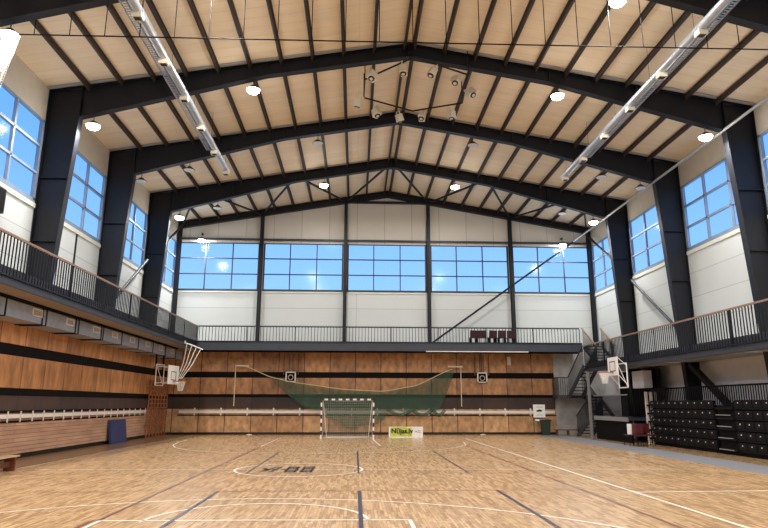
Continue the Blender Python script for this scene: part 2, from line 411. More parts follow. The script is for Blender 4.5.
# ------------------------------------------------------------------ galleries
XGL, YG, XGR = -9.02, 35.5, 12.42
t = thing('left_gallery', (XL, 15, 4.7), 'dark edged gallery floor running along the left wall', 'gallery')
MB().box(XGL - .06, XGL, YF + .1, YG, 4.73, 5.2).build('fascia', M['steel2'], t)
MB().box(XL + .01, XGL - .06, YF + .1, YB - .01, 5.08, 5.18).build('deck', M['concrete'], t)
MB().box(-9.95, XGL - .06, YF + .1, YG, 4.78, 4.84).build('soffit_board', M['soffit'], t)
for y in [FR[k] for k in range(7)]: MB().box(-9.94, XGL - .07, y - .08, y + .08, 4.845, 5.075).build('joist', M['black'], t)
MB().box(-10.05, -9.95, YF + .1, YG, 4.71, 5.08).build('edge_beam', M['black'], t)
t = thing('back_gallery', (XM, YB, 4.7), 'dark edged gallery floor across the back wall', 'gallery')
MB().box(XGL - .0, 13.1, YG, YG + .06, 4.68, 5.2).build('fascia', M['steel2'], t)
MB().box(XGL - .05, 13.1, YG + .07, YB - .01, 5.08, 5.18).build('deck', M['concrete'], t)
MB().box(XGL - .0, 13.1, YG + .07, YB - .36, 4.72, 4.78).build('soffit_board', M['soffd'], t)
MB().box(-8.8, 13.0, YG + .3, YG + .4, 4.6, 4.72).build('edge_beam', M['black'], t)
MB().box(4.0, 9.9, YG - .05, YG - .0, 4.64, 4.69).build('cable_tray', M['offw'], t)
t = thing('right_gallery', (XR, 15, 3.4), 'lower gallery with dark deep edge along the right wall', 'gallery')
MB().box(XGR, XGR + .08, YF + .1, 33.3, 3.42, 3.9).build('fascia', M['steel2'], t)
MB().box(XGR + .08, 13.3, YF + .1, 33.3, 3.78, 3.88).build('deck', M['concrete'], t)
MB().box(XGR + .09, 13.3, YF + .1, 33.3, 3.5, 3.55).build('soffit_board', M['soffd'], t)
MB().box(XGR + .1, 13.25, 33.3, 33.36, 3.5, 3.85).build('end_beam', M['steel2'], t)
# floor strip between columns
for i in range(len(FR) - 1):
    a, b_ = FR[i + 1] + .17, FR[i] - .17
    MB().box(13.3, XR - .01, a, b_, 3.5, 3.88).build('deck', M['concrete'], t)
MB().box(13.3, XR - .02, FR[0] + .17, 33.3, 3.5, 3.88).build('deck', M['concrete'], t)

def railing(name, label, pts, zb, zt, sp=.17, post=2.55, hr=None, cam=(0, 0)):
    """railing along straight run pts[0]->pts[1] in plan"""
    a = Vector(pts[0]); b = Vector(pts[1]); L_ = (b - a).length; d = (b - a) / L_
    t = thing(name, (a.x, a.y, zb), label, 'railing')
    A = (a.x, a.y, zt); B = (b.x, b.y, zt)
    MB().bar(A, B, .07, .06).build('handrail', hr or M['handrail'], t)
    MB().bar((a.x, a.y, zb + .06), (b.x, b.y, zb + .06), .04, .04).build('bottom_rail', M['steel'], t)
    n = int(L_ / post); m0 = None
    for k in range(n + 1):
        p = a + d * L_ * k / n
        if m0 is None: m0 = MB().box(p.x - .018, p.x + .018, p.y - .018, p.y + .018, zb, zt).build('post', M['steel'], t); p0 = p
        else:
            c = m0.copy(); COL.objects.link(c); c.location = (p.x - p0.x, p.y - p0.y, 0)
    ps = []; s = .09
    while s < L_ - .05: ps.append(a + d * s); s += sp
    vis = [p for p in ps if p.y > 8]
    vis.sort(key=lambda p: (p - Vector(cam)).length)
    near = vis[:100]; rest = vis[100:]
    def bl(p, m): return m.box(p.x - .014, p.x + .014, p.y - .014, p.y + .014, zb + .02, zt - .03)
    m0 = bl(near[0], MB()).build('baluster', M['steel'], t); p0 = near[0]
    for p in near[1:]:
        c = m0.copy(); COL.objects.link(c); c.location = (p.x - p0.x, p.y - p0.y, 0)
    if rest:
        m = MB()
        for p in rest: bl(p, m)
        o = m.build('baluster_row', M['steel'], t); o['kind'] = 'stuff'
    return t
railing('gallery_railing', 'dark baluster railing along the left gallery edge', ((XGL + .04, YF + .2), (XGL + .04, YG)), 4.9, 6.02, sp=.16, cam=(-9, 17))
railing('gallery_railing', 'dark baluster railing across the back gallery', ((XGL + .1, YG - .03), (12.95, YG - .03)), 5.12, 6.02, sp=.18, hr=M['steel'], cam=(2, 30))
railing('gallery_railing', 'dark baluster railing with tan handrail along the lower right gallery', ((XGR - .05, YF + .2), (XGR - .05, 33.3)), 3.6, 4.83, sp=.16, cam=(12, 17))
# steps from back gallery down to right gallery
t = thing('corner_steps', (13.4, 34.5, 3.9), 'short flight of dark steps with slanting tan handrails at the back right corner', 'steps')
for k in range(6):
    MB().box(13.15, 14.2, 35.4 - .33 * k - .3, 35.4 - .33 * k, 5.0 - .19 * k - .04, 5.0 - .19 * k).build('tread', M['steel2'], t)
for x in (13.13, 14.22):
    MB().bar((x, 35.5, 6.05), (x, 33.5, 4.85), .07, .07).build('handrail', M['handrail'], t)
    MB().bar((x, 35.45, 4.95), (x, 33.4, 3.82), .04, .22).build('stringer', M['steel2'], t)
    for k in range(12): 
        yy = 35.4 - .16 * k; zz = 4.95 - (35.45 - yy) * .55; MB().box(x - .012, x + .012, yy - .012, yy + .012, zz, zz + 1.05).build('baluster', M['steel'], t)

# ------------------------------------------------------------------ staircase in the right corner, platform
t = thing('steel_staircase', (12.5, 35, 0), 'dark steel staircase with railings in the back right corner under the galleries', 'staircase')
xs0, xs1 = 12.32, 13.1
# upper flight: gallery (3.85 @ y33.4) down to landing (2.2 @ y36.2)
def flight(x0, x1, y0, z0, y1, z1, n, rail=True, m=M['steel2'], rx=(0, 1)):
    for x in (x0, x1):
        MB().bar((x, y0, z0 - .12), (x, y1, z1 - .12), .05, .26).build('stringer', m, t)
    for k in range(n):
        f = (k + .5) / n; yy = y0 + (y1 - y0) * f; zz = z0 + (z1 - z0) * f
        MB().box(x0, x1, yy - .14, yy + .14, zz - .04, zz).build('tread', M['steel'], t)
    for x in [(x0, x1)[i] for i in rx]:
        MB().bar((x, y0, z0 + 1.0), (x, y1, z1 + 1.0), .05, .05).build('handrail', m, t)
        nb = 16
        for k in range(nb):
            f = (k + .5) / nb; yy = y0 + (y1 - y0) * f; zz = z0 + (z1 - z0) * f
            MB().box(x - .011, x + .011, yy - .011, yy + .011, zz, zz + 1.0).build('baluster', M['steel'], t)
flight(xs0, xs1, 33.4, 3.85, 36.1, 2.25, 9)
MB().box(11.7, 14.3, 36.1, YB - .13, 2.1, 2.25).build('landing', M['steel2'], t)
b = MB().bar((11.72, 36.15, 3.25), (11.72, YB - .15, 3.25), .05, .05).bar((11.72, 36.15, 3.25), (12.3, 36.15, 3.25), .05, .05)
for k in range(8): b.box(11.71, 11.732, 36.15 + k * .13, 36.172 + k * .13, 2.25, 3.25)
for k in range(5): b.box(11.75 + k * .13, 11.772 + k * .13, 36.14, 36.16, 2.25, 3.25)
b.build('landing_railing', M['steel'], t)
flight(13.25, 14.1, 36.1, 2.25, 34.2, 1.15, 6, rx=(0,))
flight(12.45, 13.2, 33.4, 1.1, 35.4, .1, 6, rx=(0, 1))
MB().box(12.36, 12.48, 33.1, 33.22, 0, 3.45).build('support_post', M['pipe'], t)
t = thing('seating_platform', (13.4, 31, 0), 'raised dark platform with pale front edge under the right gallery', 'platform')
MB().box(12.6, 14.2, 28.9, 33.1, 1.0, 1.12).build('deck', M['steel2'], t)
MB().box(12.53, 12.59, 28.9, 33.0, .96, 1.16).build('front_edge', M['pipe'], t)
MB().box(12.66, 12.72, 28.9, 33.1, .0, 1.0).build('front_panel', M['black'], t)
for y in (29.0, 31.0, 32.9): MB().box(13.6, 13.7, y, y + .1, 0, 1.0).build('leg', M['black'], t)
b = MB().bar((12.65, 29.0, 2.18), (12.65, 33.1, 2.18), .05, .05)
b.build('handrail', M['pipe'], t)
for k in range(34): MB().box(12.64, 12.662, 29.0 + k * .12, 29.022 + k * .12, 1.1, 2.17).build('baluster', M['steel'], t)
# dark curtain behind the platform
b = MB(); pts = [(14.12 + .05 * math.sin(i * 1.9), 28.6 + i * .1) for i in range(46)]
for i in range(45):
    a, c = pts[i], pts[i + 1]; b.add([(a[0], a[1], 1.13), (c[0], c[1], 1.13), (c[0], c[1], 3.4), (a[0], a[1], 3.4)], [(0, 1, 2, 3)])
o = b.build('dark_curtain', M['black']); tag(o, 'black hanging curtain behind the platform under the right gallery', 'curtain')
sm = o.modifiers.new('th', 'SOLIDIFY'); sm.thickness = .01
# pale boxes under gallery
tag(MB().box(13.5, 13.9, 29.0, 30.2, 2.5, 3.3).build('ventilation_unit', M['whitelow']), 'pale grey box hung under the right gallery behind the right hoop', 'ventilation unit')

# ------------------------------------------------------------------ rectangular air duct with grilles under left gallery
t = thing('air_duct', (-10.3, 15, 4.2), 'grey rectangular air duct with white grilles under the left gallery', 'duct')
XD = -10.02
ys = [19.85, 22.15, 24.4, 26.3, 28.4, 30.5, 32.6, 34.6]
MB().box(XL + .12, XD, 10, 36.6, 4.2, 4.68).build('body', M['galv'], t)
s = 18.05
seams = [18.05, 20.2, 20.45, 22.6, 22.85, 24.9, 25.1, 27.1, 29.2, 31.3, 33.4, 35.3, 15.9, 13.8]
sm0 = None
for y in seams:
    if sm0 is None: sm0 = MB().box(XL + .11, XD + .025, y - .025, y + .025, 4.17, 4.7).build('flange', M['steel'], t); ys0 = y
    else:
        c = sm0.copy(); COL.objects.link(c); c.location = (0, y - ys0, 0)
g0 = None
for y in ys:
    if g0 is None:
        g0 = MB().box(XD, XD + .03, y - .3, y + .3, 4.4, 4.43).box(XD, XD + .03, y - .3, y + .3, 4.61, 4.64).box(XD, XD + .03, y - .3, y - .26, 4.4, 4.64).box(XD, XD + .03, y + .26, y + .3, 4.4, 4.64).build('grille', M['white'], t)
        sl = MB()
        for k in range(3): sl.box(XD + .002, XD + .02, y - .26, y + .26, 4.45 + k * .06, 4.47 + k * .06)
        sl.build('slats', M['cream'], g0); y0 = y
    else:
        c = copy_tree(g0, t); c.location = (0, y - y0, 0)

# ------------------------------------------------------------------ round ducts under the roof
def round_duct(x, z, y1, label, sg):
    t = thing('spiral_duct', (x, y1, z), label, 'duct', 'round ducts under the roof')
    MB().tube([(x, 5, z), (x, y1, z)], .125, 16).build('tube', M['silver'], t, smooth=True)
    y = y1 - .6; c0 = MB().tube([(x, y - .02, z), (x, y + .02, z)], .136, 14).build('collar_ring', M['galv'], t, smooth=True)
    for k in range(1, 15): c = c0.copy(); COL.objects.link(c); c.location = (0, -1.4 * k, 0)
    # perforated tray beside it
    xt = x - sg * .27; m = MB()
    m.box(xt - .09, xt - .08, 5, y1 - 2.5, z - .03, z + .04); m.box(xt + .08, xt + .09, 5, y1 - 2.5, z - .03, z + .04)
    y = 8.0
    while y < y1 - 2.5: m.box(xt - .08, xt + .08, y, y + .03, z - .03, z - .01); y += .11
    m.build('cable_tray', M['galv'], t)
    b0 = None
    for k in range(7):
        y = y1 - .3 - 2.3 * k
        if b0 is None:
            b0 = MB().box(x - .13, x + .13, y - .12, y + .12, z - .25, z - .1).build('outlet_box', M['cream'], t); yy = y
            MB().box(x - .09, x + .09, y - .08, y + .08, z - .26, z - .25).build('outlet_face', M['ink'], b0)
        else:
            c = copy_tree(b0, t); c.location = (0, y - yy, 0)
    y = y1 - .5; c0 = MB().tube([(x, y, z + .14), (x, y, roof(x) - .2)], .006, 4).build('hanging_wire', M['steel'], t)
    for k in range(1, 7): c = c0.copy(); COL.objects.link(c); c.location = (0, -2.75 * k, 0)
round_duct(-5.88, 11.95, 26.7, 'silver round duct with small outlet boxes under the left roof slope', 1)
round_duct(9.55, 12.05, 26.9, 'silver round duct with small outlet boxes under the right roof slope', -1)

# ------------------------------------------------------------------ floodlight ring
rz = 13.45
ring = [(0.22, 20.9), (.2, 22.3), (2.2, 23.35), (4.12, 22.55), (3.98, 20.4), (1.9, 19.3)]
t = thing('floodlight_ring', (2.1, 21.3, rz), 'hanging hexagonal dark steel ring that carries the floodlights', 'lighting ring')
MB().tube([(x, y, rz) for x, y in ring], .035, 8, closed=True).build('ring_tube', M['steel'], t)
for x, y in (ring[0], ring[1], ring[3], ring[4]): MB().tube([(x, y, rz), (x, y, roof(x) - .05)], .02, 6).build('hanger_rod', M['steel'], t)
def camera_basis():
    f, cx, cy = 620.54, 384., 264.
    Y = Vector(((355.13 - cx) / f, -(403.68 - cy) / f, -1.)).normalized()
    r = math.radians(.67); up = Vector((math.sin(r), math.cos(r), 0))
    X = Y.cross(up).normalized(); Z = X.cross(Y)
    return Matrix((X, Y, Z))
fl = [((.05, 22.2), 'leftmost, at the corner of the ring'), ((.55, 20.3), 'upper left of the ring'), ((1.55, 19.75), 'upper middle left of the ring'),
      ((2.7, 19.9), 'upper middle right of the ring, its round lens facing us'), ((3.55, 20.5), 'upper right of the ring'), ((4.15, 21.4), 'rightmost, tilted outward'),
      ((.65, 23.1), 'lower left under the ring'), ((1.6, 23.4), 'lower middle left under the ring'), ((2.65, 23.4), 'lower middle right under the ring'), ((3.75, 23.0), 'lower right under the ring')]
rc = Vector((2.1, 21.4))
fp = None
def make_flood(loc, lab):
    t = thing('floodlight', loc, lab, 'floodlight', 'floodlights on the hanging ring')
    b = MB().prism([(-.17, 0), (.17, 0), (.13, .3), (-.13, .3)], 1, -.12, .12)
    b.xf(Matrix.Translation((0, 0, -.42))).build('housing', M['cream'], t, local=True)
    MB().lathe([(.11, 0), (.12, .03)], (0, 0, -.45), 14).build('lens_rim', M['ink'], t, local=True)
    MB().lathe([(.06, 0), (.07, .02)], (0, 0, -.462), 12).build('lens', M['lensoff'], t, local=True)
    MB().box(-.19, -.175, -.02, .02, -.3, 0).box(.175, .19, -.02, .02, -.3, 0).box(-.19, .19, -.02, .02, -.02, 0).build('bracket', M['cream'], t, local=True)
    return t
fp = make_flood((0, 0, 0), '')
for i, ((x, y), lab) in enumerate(fl):
    c = fp if i == 0 else copy_tree(fp)
    c.location = (x, y, rz + .0); d = Vector((x, y)) - rc
    c.rotation_euler = (random.uniform(-.5, .5), random.uniform(-.5, .5), math.atan2(d.y, d.x))
    c['label'] = 'cream boxy floodlight, ' + lab

# ------------------------------------------------------------------ high bay lamps
def make_lamp(lit):
    t = thing('high_bay_lamp', (0, 0, 0), '', 'ceiling lamp', 'round high bay lamps under the roof')
    MB().lathe([(.05, .16), (.1, .15), (.13, .08), (.2, .06), (.24, .02), (.25, .0)][::-1], (0, 0, 0), 20).build('housing', M['housing'], t, smooth=True, local=True)
    MB().lathe([(.06, -.13), (.15, -.115), (.21, -.07), (.235, .0)] if lit else [(.2, -.03), (.235, .0)], (0, 0, 0), 20).build('lens', M['lens'] if lit else M['lensoff'], t, smooth=True, local=True)
    MB().tube([(0, 0, .15), (0, 0, .42)], .015, 6).build('stem', M['housing'], t, local=True)
    return t
PL = make_lamp(True); PU = make_lamp(False); used = {True: False, False: False}
def lamp(x, y, z, lit, lab):
    p = PL if lit else PU
    if used[lit]: p = copy_tree(p)
    used[lit] = True
    p.location = (x, y, z); p['label'] = lab
    if lit:
        ld = bpy.data.lights.new('lamp_light', 'AREA'); ld.shape = 'DISK'; ld.size = .45; ld.energy = LAMP; ld.color = (1, .97, .93)
        lo = bpy.data.objects.new('lamp_light', ld); COL.objects.link(lo); lo.location = (x, y, z - .15)
        pd = bpy.data.lights.new('lamp_spill', 'POINT'); pd.energy = LAMP * .17; pd.shadow_soft_size = .25; pd.color = (1, .96, .9)
        po = bpy.data.objects.new('lamp_spill', pd); COL.objects.link(po); po.location = (x, y, z - .3)
LAMP = 380
def rafter_bottom(x):
    d = abs(x - XM); zk = ZE - .03 - DK + .12; xa = XR - XM - .02 - 1.1
    if d > 5.2: f = (d - 5.2) / (xa - 5.2); return (roof(XM + 5.2) - .04 - DB) * (1 - f) + zk * f
    return roof(x) - .04 - DB
rows = {3: [(-9.3, 1), (-3.8, 1), (7.3, 1), (12.75, 1)], 2: [(-9.35, 1), (-3.82, 1), (7.35, 1), (12.8, 1)],
        1: [(-9.5, 0), (-7.45, 0), (-1.82, 0), (5.23, 0), (11.1, 0), (12.88, 0)], 0: [(-9.35, 1), (-7.4, 0), (-1.81, 1), (5.29, 1), (11.12, 0), (12.8, 1)]}
fn = {3: 'nearest frame at the top edge', 2: 'large frame crossed by both silver ducts', 1: 'middle frame beyond the floodlight ring', 0: 'frame nearest the back wall'}
pos = {4: ['far left', 'left of the ridge', 'right of the ridge', 'far right'],
       6: ['leftmost', 'second from the left', 'just left of the ridge', 'just right of the ridge', 'second from the right', 'rightmost']}
for k, L_ in rows.items():
    for i, (x, lit) in enumerate(L_):
        lamp(x, FR[k], rafter_bottom(x) - .42, bool(lit), '%s round lamp under the %s, %s' % ('glowing' if lit else 'unlit', fn[k], pos[len(L_)][i]))
lamp(-9.4, YB - .45, 11.4, True, 'glowing round lamp in front of the back wall windows, left end')
lamp(12.75, YB - .45, 11.4, True, 'glowing round lamp in front of the back wall windows, right end')
for k in (4, 5, 6):  # unseen lamp rows, added to give the hall more light
    for i, x in enumerate((-9.3, -3.8, 7.3, 12.75)):
        lamp(x, FR[k], rafter_bottom(x) - .42, True, 'added round lamp lighting the hall from out of view, row %s, %s' % (ORD[k - 4], pos[4][i]))

for x in (-9.4, 12.75): tag(MB().box(x - .03, x + .03, YB - .48, YB - .14, 11.8, 11.86).box(x - .02, x + .02, YB - .47, YB - .43, 11.7, 11.8).build('lamp_arm', M['steel']), 'short arm holding the glowing lamp at the %s end of the back wall' % ('left' if x < 0 else 'right'), 'arm')
# ------------------------------------------------------------------ net track and white net
t = thing('net_track', (XM, 15.35, 11.4), 'thin dark cable track on many hangers strung across the near end of the roof', 'cable track')
yt = 15.35
MB().tube([(-9.15, yt, 11.42), (2.0, yt, 11.5), (13.4, yt, 11.6)], .018, 6).build('cable', M['black'], t)
h0 = None; x = -8.75
while x < 13.2:
    zb = 11.42 + (x + 9.15) / 22.55 * .18
    zt_ = roof(x) - .2
    MB().tube([(x, yt, zb), (x, yt, zt_)], .013, 5).build('hanger', M['black'], t); x += .93
t = thing('white_net', (-9.6, yt, 11.4), 'bunched white safety net hanging in the top left corner', 'net')
def wnet(u, v):
    a = 2 * math.pi * u; r = .42 * (1 - .35 * v) * (1 + .2 * math.sin(5 * a))
    return (-9.62 - .25 * v + r * math.cos(a), yt + .35 * r * math.sin(a), 11.42 - 2.1 * v)
MB().net(wnet, 22, 28, .0035).build('mesh', M['netw'], t)

# ------------------------------------------------------------------ loudspeaker on left wall
t = thing('loudspeaker', (XL + .03, 18.1, 7.2), 'black loudspeaker on the left wall under the nearest window', 'loudspeaker')
MB().box(XL + .1, XL + .42, 17.65, 18.2, 7.25, 8.0).build('cabinet', M['ink'], t)
MB().box(XL + .42, XL + .44, 17.7, 18.15, 7.3, 7.95).build('grille', M['black'], t)
MB().box(XL + .002, XL + .1, 17.8, 18.0, 7.5, 7.8).build('bracket', M['steel'], t)
# narrow posts on the left wall of the second window
for y, w in ((22.2, 'nearer'), (23.9, 'farther')):
    tag(MB().box(XL, XL + .05, y - .03, y + .03, 5.2, 8.18).build('wall_strip', M['steel']), 'thin dark upright strip on the left wall below the window, the %s one' % w, 'strip')

# ------------------------------------------------------------------ floor lines
def line(name, pts, w, m, label, closed=False, z=.003):
    b = MB(); P = [Vector((p[0], p[1])) for p in pts]; n = len(P); vs = []
    for i, p in enumerate(P):
        if closed: d = P[(i + 1) % n] - P[i - 1]
        else: d = P[min(i + 1, n - 1)] - P[max(i - 1, 0)]
        d.normalize(); q = Vector((-d.y, d.x)) * w / 2; vs += [(p.x + q.x, p.y + q.y), (p.x - q.x, p.y - q.y)]
    fs = [(2 * i, 2 * i + 1, 2 * ((i + 1) % n) + 1, 2 * ((i + 1) % n)) for i in range(n if closed else n - 1)]
    b.add([(x, y, z) for x, y in vs] , fs)
    o = b.build(name, m)
    o['kind'] = 'structure'
    return o
def tl(*a, **k):
    o = line('trim_%d' % tn[0], *a, '', **k); tn[0] += 1
def arc(cx, cy, r, a0, a1, n=40): return [(cx + r * math.cos(math.radians(a0 + (a1 - a0) * i / n)), cy + r * math.sin(math.radians(a0 + (a1 - a0) * i / n))) for i in range(n + 1)]
W = .05
tl([(5.72, -2), (5.72, 33)], .06, M['lw']); tl([(4.75, -2), (4.75, 27.5)], .05, M['lr'])
tl([(-3.9, 10.27), (-3.9, 27)], .06, M['lr'], z=.004); tl([(-3.9, 27), (-3.9, 33)], .05, M['lw']); tl([(-3.86, 10.27), (-3.86, 0)], .06, M['lw'], z=.006); tl([(-3.98, 10.3), (-3.98, 0)], .06, M['lr'], z=.004)
for x in (-2.77, .11, 2.97):
    tl([(x, 0), (x, 13.48)], .07, M['lb'], z=.005); tl([(x, 16.8), (x, 24.3)], .05, M['lb'], z=.005)
tl([(-6.2, 13.5), (9, 13.5)], .035, M['ln'])
tl([(-8.6, 17.95), (9.3, 17.6)], .035, M['lw']); tl([(-9.3, 16.9), (9.3, 16.7)], .03, M['ln'])
tl([(5.75, 13.1), (8.8, 13.25)], .05, M['lw']); tl([(9.42, 27.2), (9.0, 16.6)], .05, M['ln'])
tl([(-9.32, YF), (-9.32, 37)], .05, M['ln']); tl([(-9.2, YF), (-9.2, 37)], .04, M['lw'])
tl(arc(-1.7, 5.75, 6.7, 0, 180, 60), .055, M['lw'], z=.004)
tl([(-3.86, 10.27), (.86, 10.2)], .06, M['lw'], z=.004); tl([(.86, 10.2), (1.0, 0)], .06, M['lw'], z=.004)
tl(arc(-1.5, 10.15, 1.72, 0, 180), .055, M['lw'], z=.004)
tl(arc(-1.5, 17.8, 1.72, 0, 360)[:-1], .06, M['lw'], closed=True, z=.004)
tl([(-8.2, 32), (-8.1, 30), (-7.82, 28.17), (-7.3, 26.6), (-6.44, 25.18), (-5.5, 24.35), (-4.69, 23.99), (-3, 23.6), (-1, 23.4), (1.2, 23.8), (3.16, 25), (4.14, 26.26), (4.85, 27.95), (5.1, 30)], .05, M['lw'])
tl([(.9, 32.6), (1.1, 27.5)], .06, M['lw'])
tl([(-8, 22.0), (8, 21.8)], .025, M['ln'])
# dark lettering inside the centre circle
mm = MB()
def stroke(a, b, w=.09):
    A = Vector(a); B = Vector(b); d = (B - A).normalized(); q = Vector((-d.y, d.x)) * w / 2
    mm.add([(A.x + q.x, A.y + q.y, .008), (B.x + q.x, B.y + q.y, .008), (B.x - q.x, B.y - q.y, .008), (A.x - q.x, A.y - q.y, .008)], [(0, 1, 2, 3)])
for a, b in (((-2.45, 17.2), (-2.2, 18.4)), ((-2.5, 17.8), (-2.12, 17.8)), ((-2.5, 18.2), (-2.3, 17.5)), ((-2.2, 17.2), (-2.05, 18.5)), ((-2.0, 17.8), (-1.86, 17.8))): stroke(a, b)
for x0 in (-1.84, -1.42):
    for k in range(4): stroke((x0, 17.2 + .4 * k), (x0 + .3, 17.2 + .4 * k), .2)
    stroke((x0 + .02, 17.1), (x0 + .02, 18.5), .07); stroke((x0 + .28, 17.1), (x0 + .28, 18.5), .07)
o = mm.build('trim_%d' % tn[0], M['letter']); tn[0] += 1; struct(o)

# ------------------------------------------------------------------ handball goal
gx0, gx1, gy, gz = -1.72, .95, 32.75, 2.0
t = thing('handball_goal', ((gx0 + gx1) / 2, gy, 0), 'white and dark red striped handball goal in front of the back wall', 'goal')
def striped(p, q, n, name, first):
    """square bar in alternating colours; the dark stripes are a child of the white bar"""
    p = Vector(p); q = Vector(q)
    o = MB().bar(p, q, .08, .08, (0, 1, 0)).build(name, M['white'], t)
    m = MB()
    for k in range(n):
        if k % 2 == first:
            m.bar(p + (q - p) * k / n, p + (q - p) * (k + 1) / n, .084, .084, (0, 1, 0))
    m.build('stripes', M['red'], o)
striped((gx0, gy, 0), (gx0, gy, gz), 10, 'post', 1); striped((gx1, gy, 0), (gx1, gy, gz), 10, 'post', 1)
striped((gx0 - .04, gy, gz - .04), (gx1 + .04, gy, gz - .04), 15, 'crossbar', 0)
m = MB()
for x in (gx0 + .04, gx1 - .04):
    m.tube([(x, gy, gz - .03), (x, gy + .75, gz - .06), (x + (.2 if x < 0 else -.2), gy + 1.1, .02), (x, gy + .05, .02)], .018, 6)
m.tube([(gx0 + .24, gy + 1.1, .03), (gx1 - .24, gy + 1.1, .03)], .03, 6)
m.build('rear_frame', M['netw'], t)
def gnet(u, v):
    x = gx0 + .05 + (gx1 - gx0 - .1) * u
    if v < .3: return (x, gy + .1 + .7 * v / .3, gz - .08 - .06 * math.sin(math.pi * u))
    w = (v - .3) / .7
    return ((x * (1 - .15 * w) + (gx0 + gx1) / 2 * .15 * w), gy + .8 + .3 * w + .15 * math.sin(math.pi * w), gz - .1 - (gz - .15) * w)
MB().net(gnet, 22, 20, .008).build('net', M['netd'], t)
def gs(x):
    def P(u, v):
        z = .03 + (gz - .1) * v; dep = .75 + .35 * (1 - v); return (x, gy + .05 + dep * u, z)
    return P
m = MB(); m.net(gs(gx0 + .05), 7, 15, .008); m.net(gs(gx1 - .05), 7, 15, .008); m.build('side_net', M['netd'], t)

# ------------------------------------------------------------------ rope and green net on wall brackets
yn = YW - .35
for nm, sx, x in (('left', -1, -6.95), ('right', 1, 6.2)):
    t = thing('net_post', (x, YW, 3.8), 'pale T shaped net post on the back wall, %s of the goal' % nm, 'bracket', 'net brackets')
    MB().bar((x + (0 if sx < 0 else -.75), yn, 3.9), (x + (.75 if sx < 0 else .1), yn, 3.88), .06, .07).build('arm', M['cream'], t)
    MB().bar((x, yn + .02, 3.95), (x, yn + .02, 1.6), .04, .04).build('upright', M['cream'], t)
    MB().box(x - .03, x + .03, yn, YW, 3.8, 3.86).build('wall_mount', M['cream'], t)
def sag(x):
    # height of the rope
    pts = [(-6.3, 3.82), (-4.8, 3.22), (-3.4, 2.92), (-.6, 2.55), (1.6, 2.45), (3.4, 2.75), (5.7, 3.75)]
    for (a, za), (b, zb) in zip(pts, pts[1:]):
        if a <= x <= b:
            f = (x - a) / (b - a); f = f * f * (3 - 2 * f) * .3 + f * .7; return za + (zb - za) * f
    return 3.8
tag(MB().tube([(-6.3 + 12 * i / 60, yn - .08, sag(-6.3 + 12 * i / 60)) for i in range(61)], .022, 6).build('net_rope', M['rope']), 'cream rope sagging between the two net posts above the goal', 'rope')
def gb(x):
    f = (x + 4.85) / (5.8 + 4.85)
    if f < .28: return 3.1 - 1.75 * math.sin(f / .28 * math.pi / 2)
    if f > .88: return 3.6 - 2.3 * math.cos((f - .88) / .12 * math.pi / 2)
    b_ = 1.32 + .1 * math.sin(f * 40)
    if -1.9 < x < 2.0: b_ -= .95 * math.sin((x + 1.9) / 3.9 * math.pi) ** .7
    return b_
m = MB(); NU, NV = 110, 24; vs = []; fs = []
for i in range(NU + 1):
    x = -4.85 + 10.6 * i / NU; zt_, zb_ = sag(x), min(gb(x), sag(x) - .02)
    for j in range(NV + 1):
        v = j / NV; vs.append((x, yn - .06 + .07 * math.sin(i * .7 + v * 3) * v, zt_ + (zb_ - zt_) * v))
for i in range(NU):
    for j in range(NV):
        a = i * (NV + 1) + j; fs.append((a, a + NV + 1, a + NV + 2, a + 1))
m.add(vs, fs)
o = m.build('green_net', M['green'], smooth=True); tag(o, 'dark green see-through net sagging under the rope behind the goal', 'net')
m = MB()
for (x0, x1) in ((1.9, 3.3), (3.3, 4.5), (4.5, 5.2)):
    m.tube([(x0 + (x1 - x0) * i / 12, yn - .1, 1.42 - .3 * math.sin(math.pi * i / 12)) for i in range(13)], .1, 7)
m.build('gathered_edge', M['green'], o)

# ------------------------------------------------------------------ hoops
def hoop(name, loc, rz_, label, fz=0, fb=0, w=1):
    """side-court hoop: local +x points out to the court"""
    t = thing(name, loc, label, 'basketball hoop', 'side basketball hoops')
    b = MB(); bw, bz0, bz1 = .62 * w, -.15 * w, .8 * w
    b.box(-.02, .02, -bw, bw, bz0, bz1).build('backboard', M['white'], t, local=True)
    k = MB().box(.02, .026, -.3, .3, .05, .09).box(.02, .026, -.3, .3, .46, .5).box(.02, .026, -.3, -.26, .05, .5).box(.02, .026, .26, .3, .05, .5)
    k.build('target_square', M['ink'], t, local=True)
    r = MB().tube([(.2 + .23 + .23 * math.cos(2 * math.pi * i / 20), .23 * math.sin(2 * math.pi * i / 20), .0) for i in range(20)], .018, 6, closed=True)
    r.box(.02, .22, -.06, .06, -.02, .02); r.build('rim', M['orange'], t, local=True)
    def nn(u, v):
        a = 2 * math.pi * u; rr = .225 * (1 - .5 * v ** .7); return (.43 + rr * math.cos(a), rr * math.sin(a), -.02 - .45 * v)
    MB().net(nn, 14, 7, .012).build('net', M['netw'], t, local=True)
    f = MB()
    for y in (-.45, .45):
        f.tube([(-.03, y, .7), (-.72, y, .75)], .025, 6); f.tube([(-.03, y, -.05), (-.72, y, -.1)], .025, 6); f.tube([(-.72, y, .85), (-.72, y, -.2)], .03, 6)
    f.tube([(-.72, -.45, .85), (-.72, .45, .85)], .03, 6); f.tube([(-.72, -.45, -.2), (-.72, .45, -.2)], .03, 6); f.tube([(-.72, -.45, .85), (-.72, .45, -.2)], .02, 6)
    f.v = [(v[0] + fb * min(1, max(0, -v[0] / .3 - .1)), v[1], v[2] + fz * min(1, max(0, -v[0] / .3))) for v in f.v]
    f.build('support_frame', M['white'], t, local=True)
    t.rotation_euler = (0, 0, rz_)
    return t
h1 = hoop('basketball_hoop', (-9.35, 32.8, 2.85), math.radians(-8), 'white basketball hoop swung out under the left gallery')
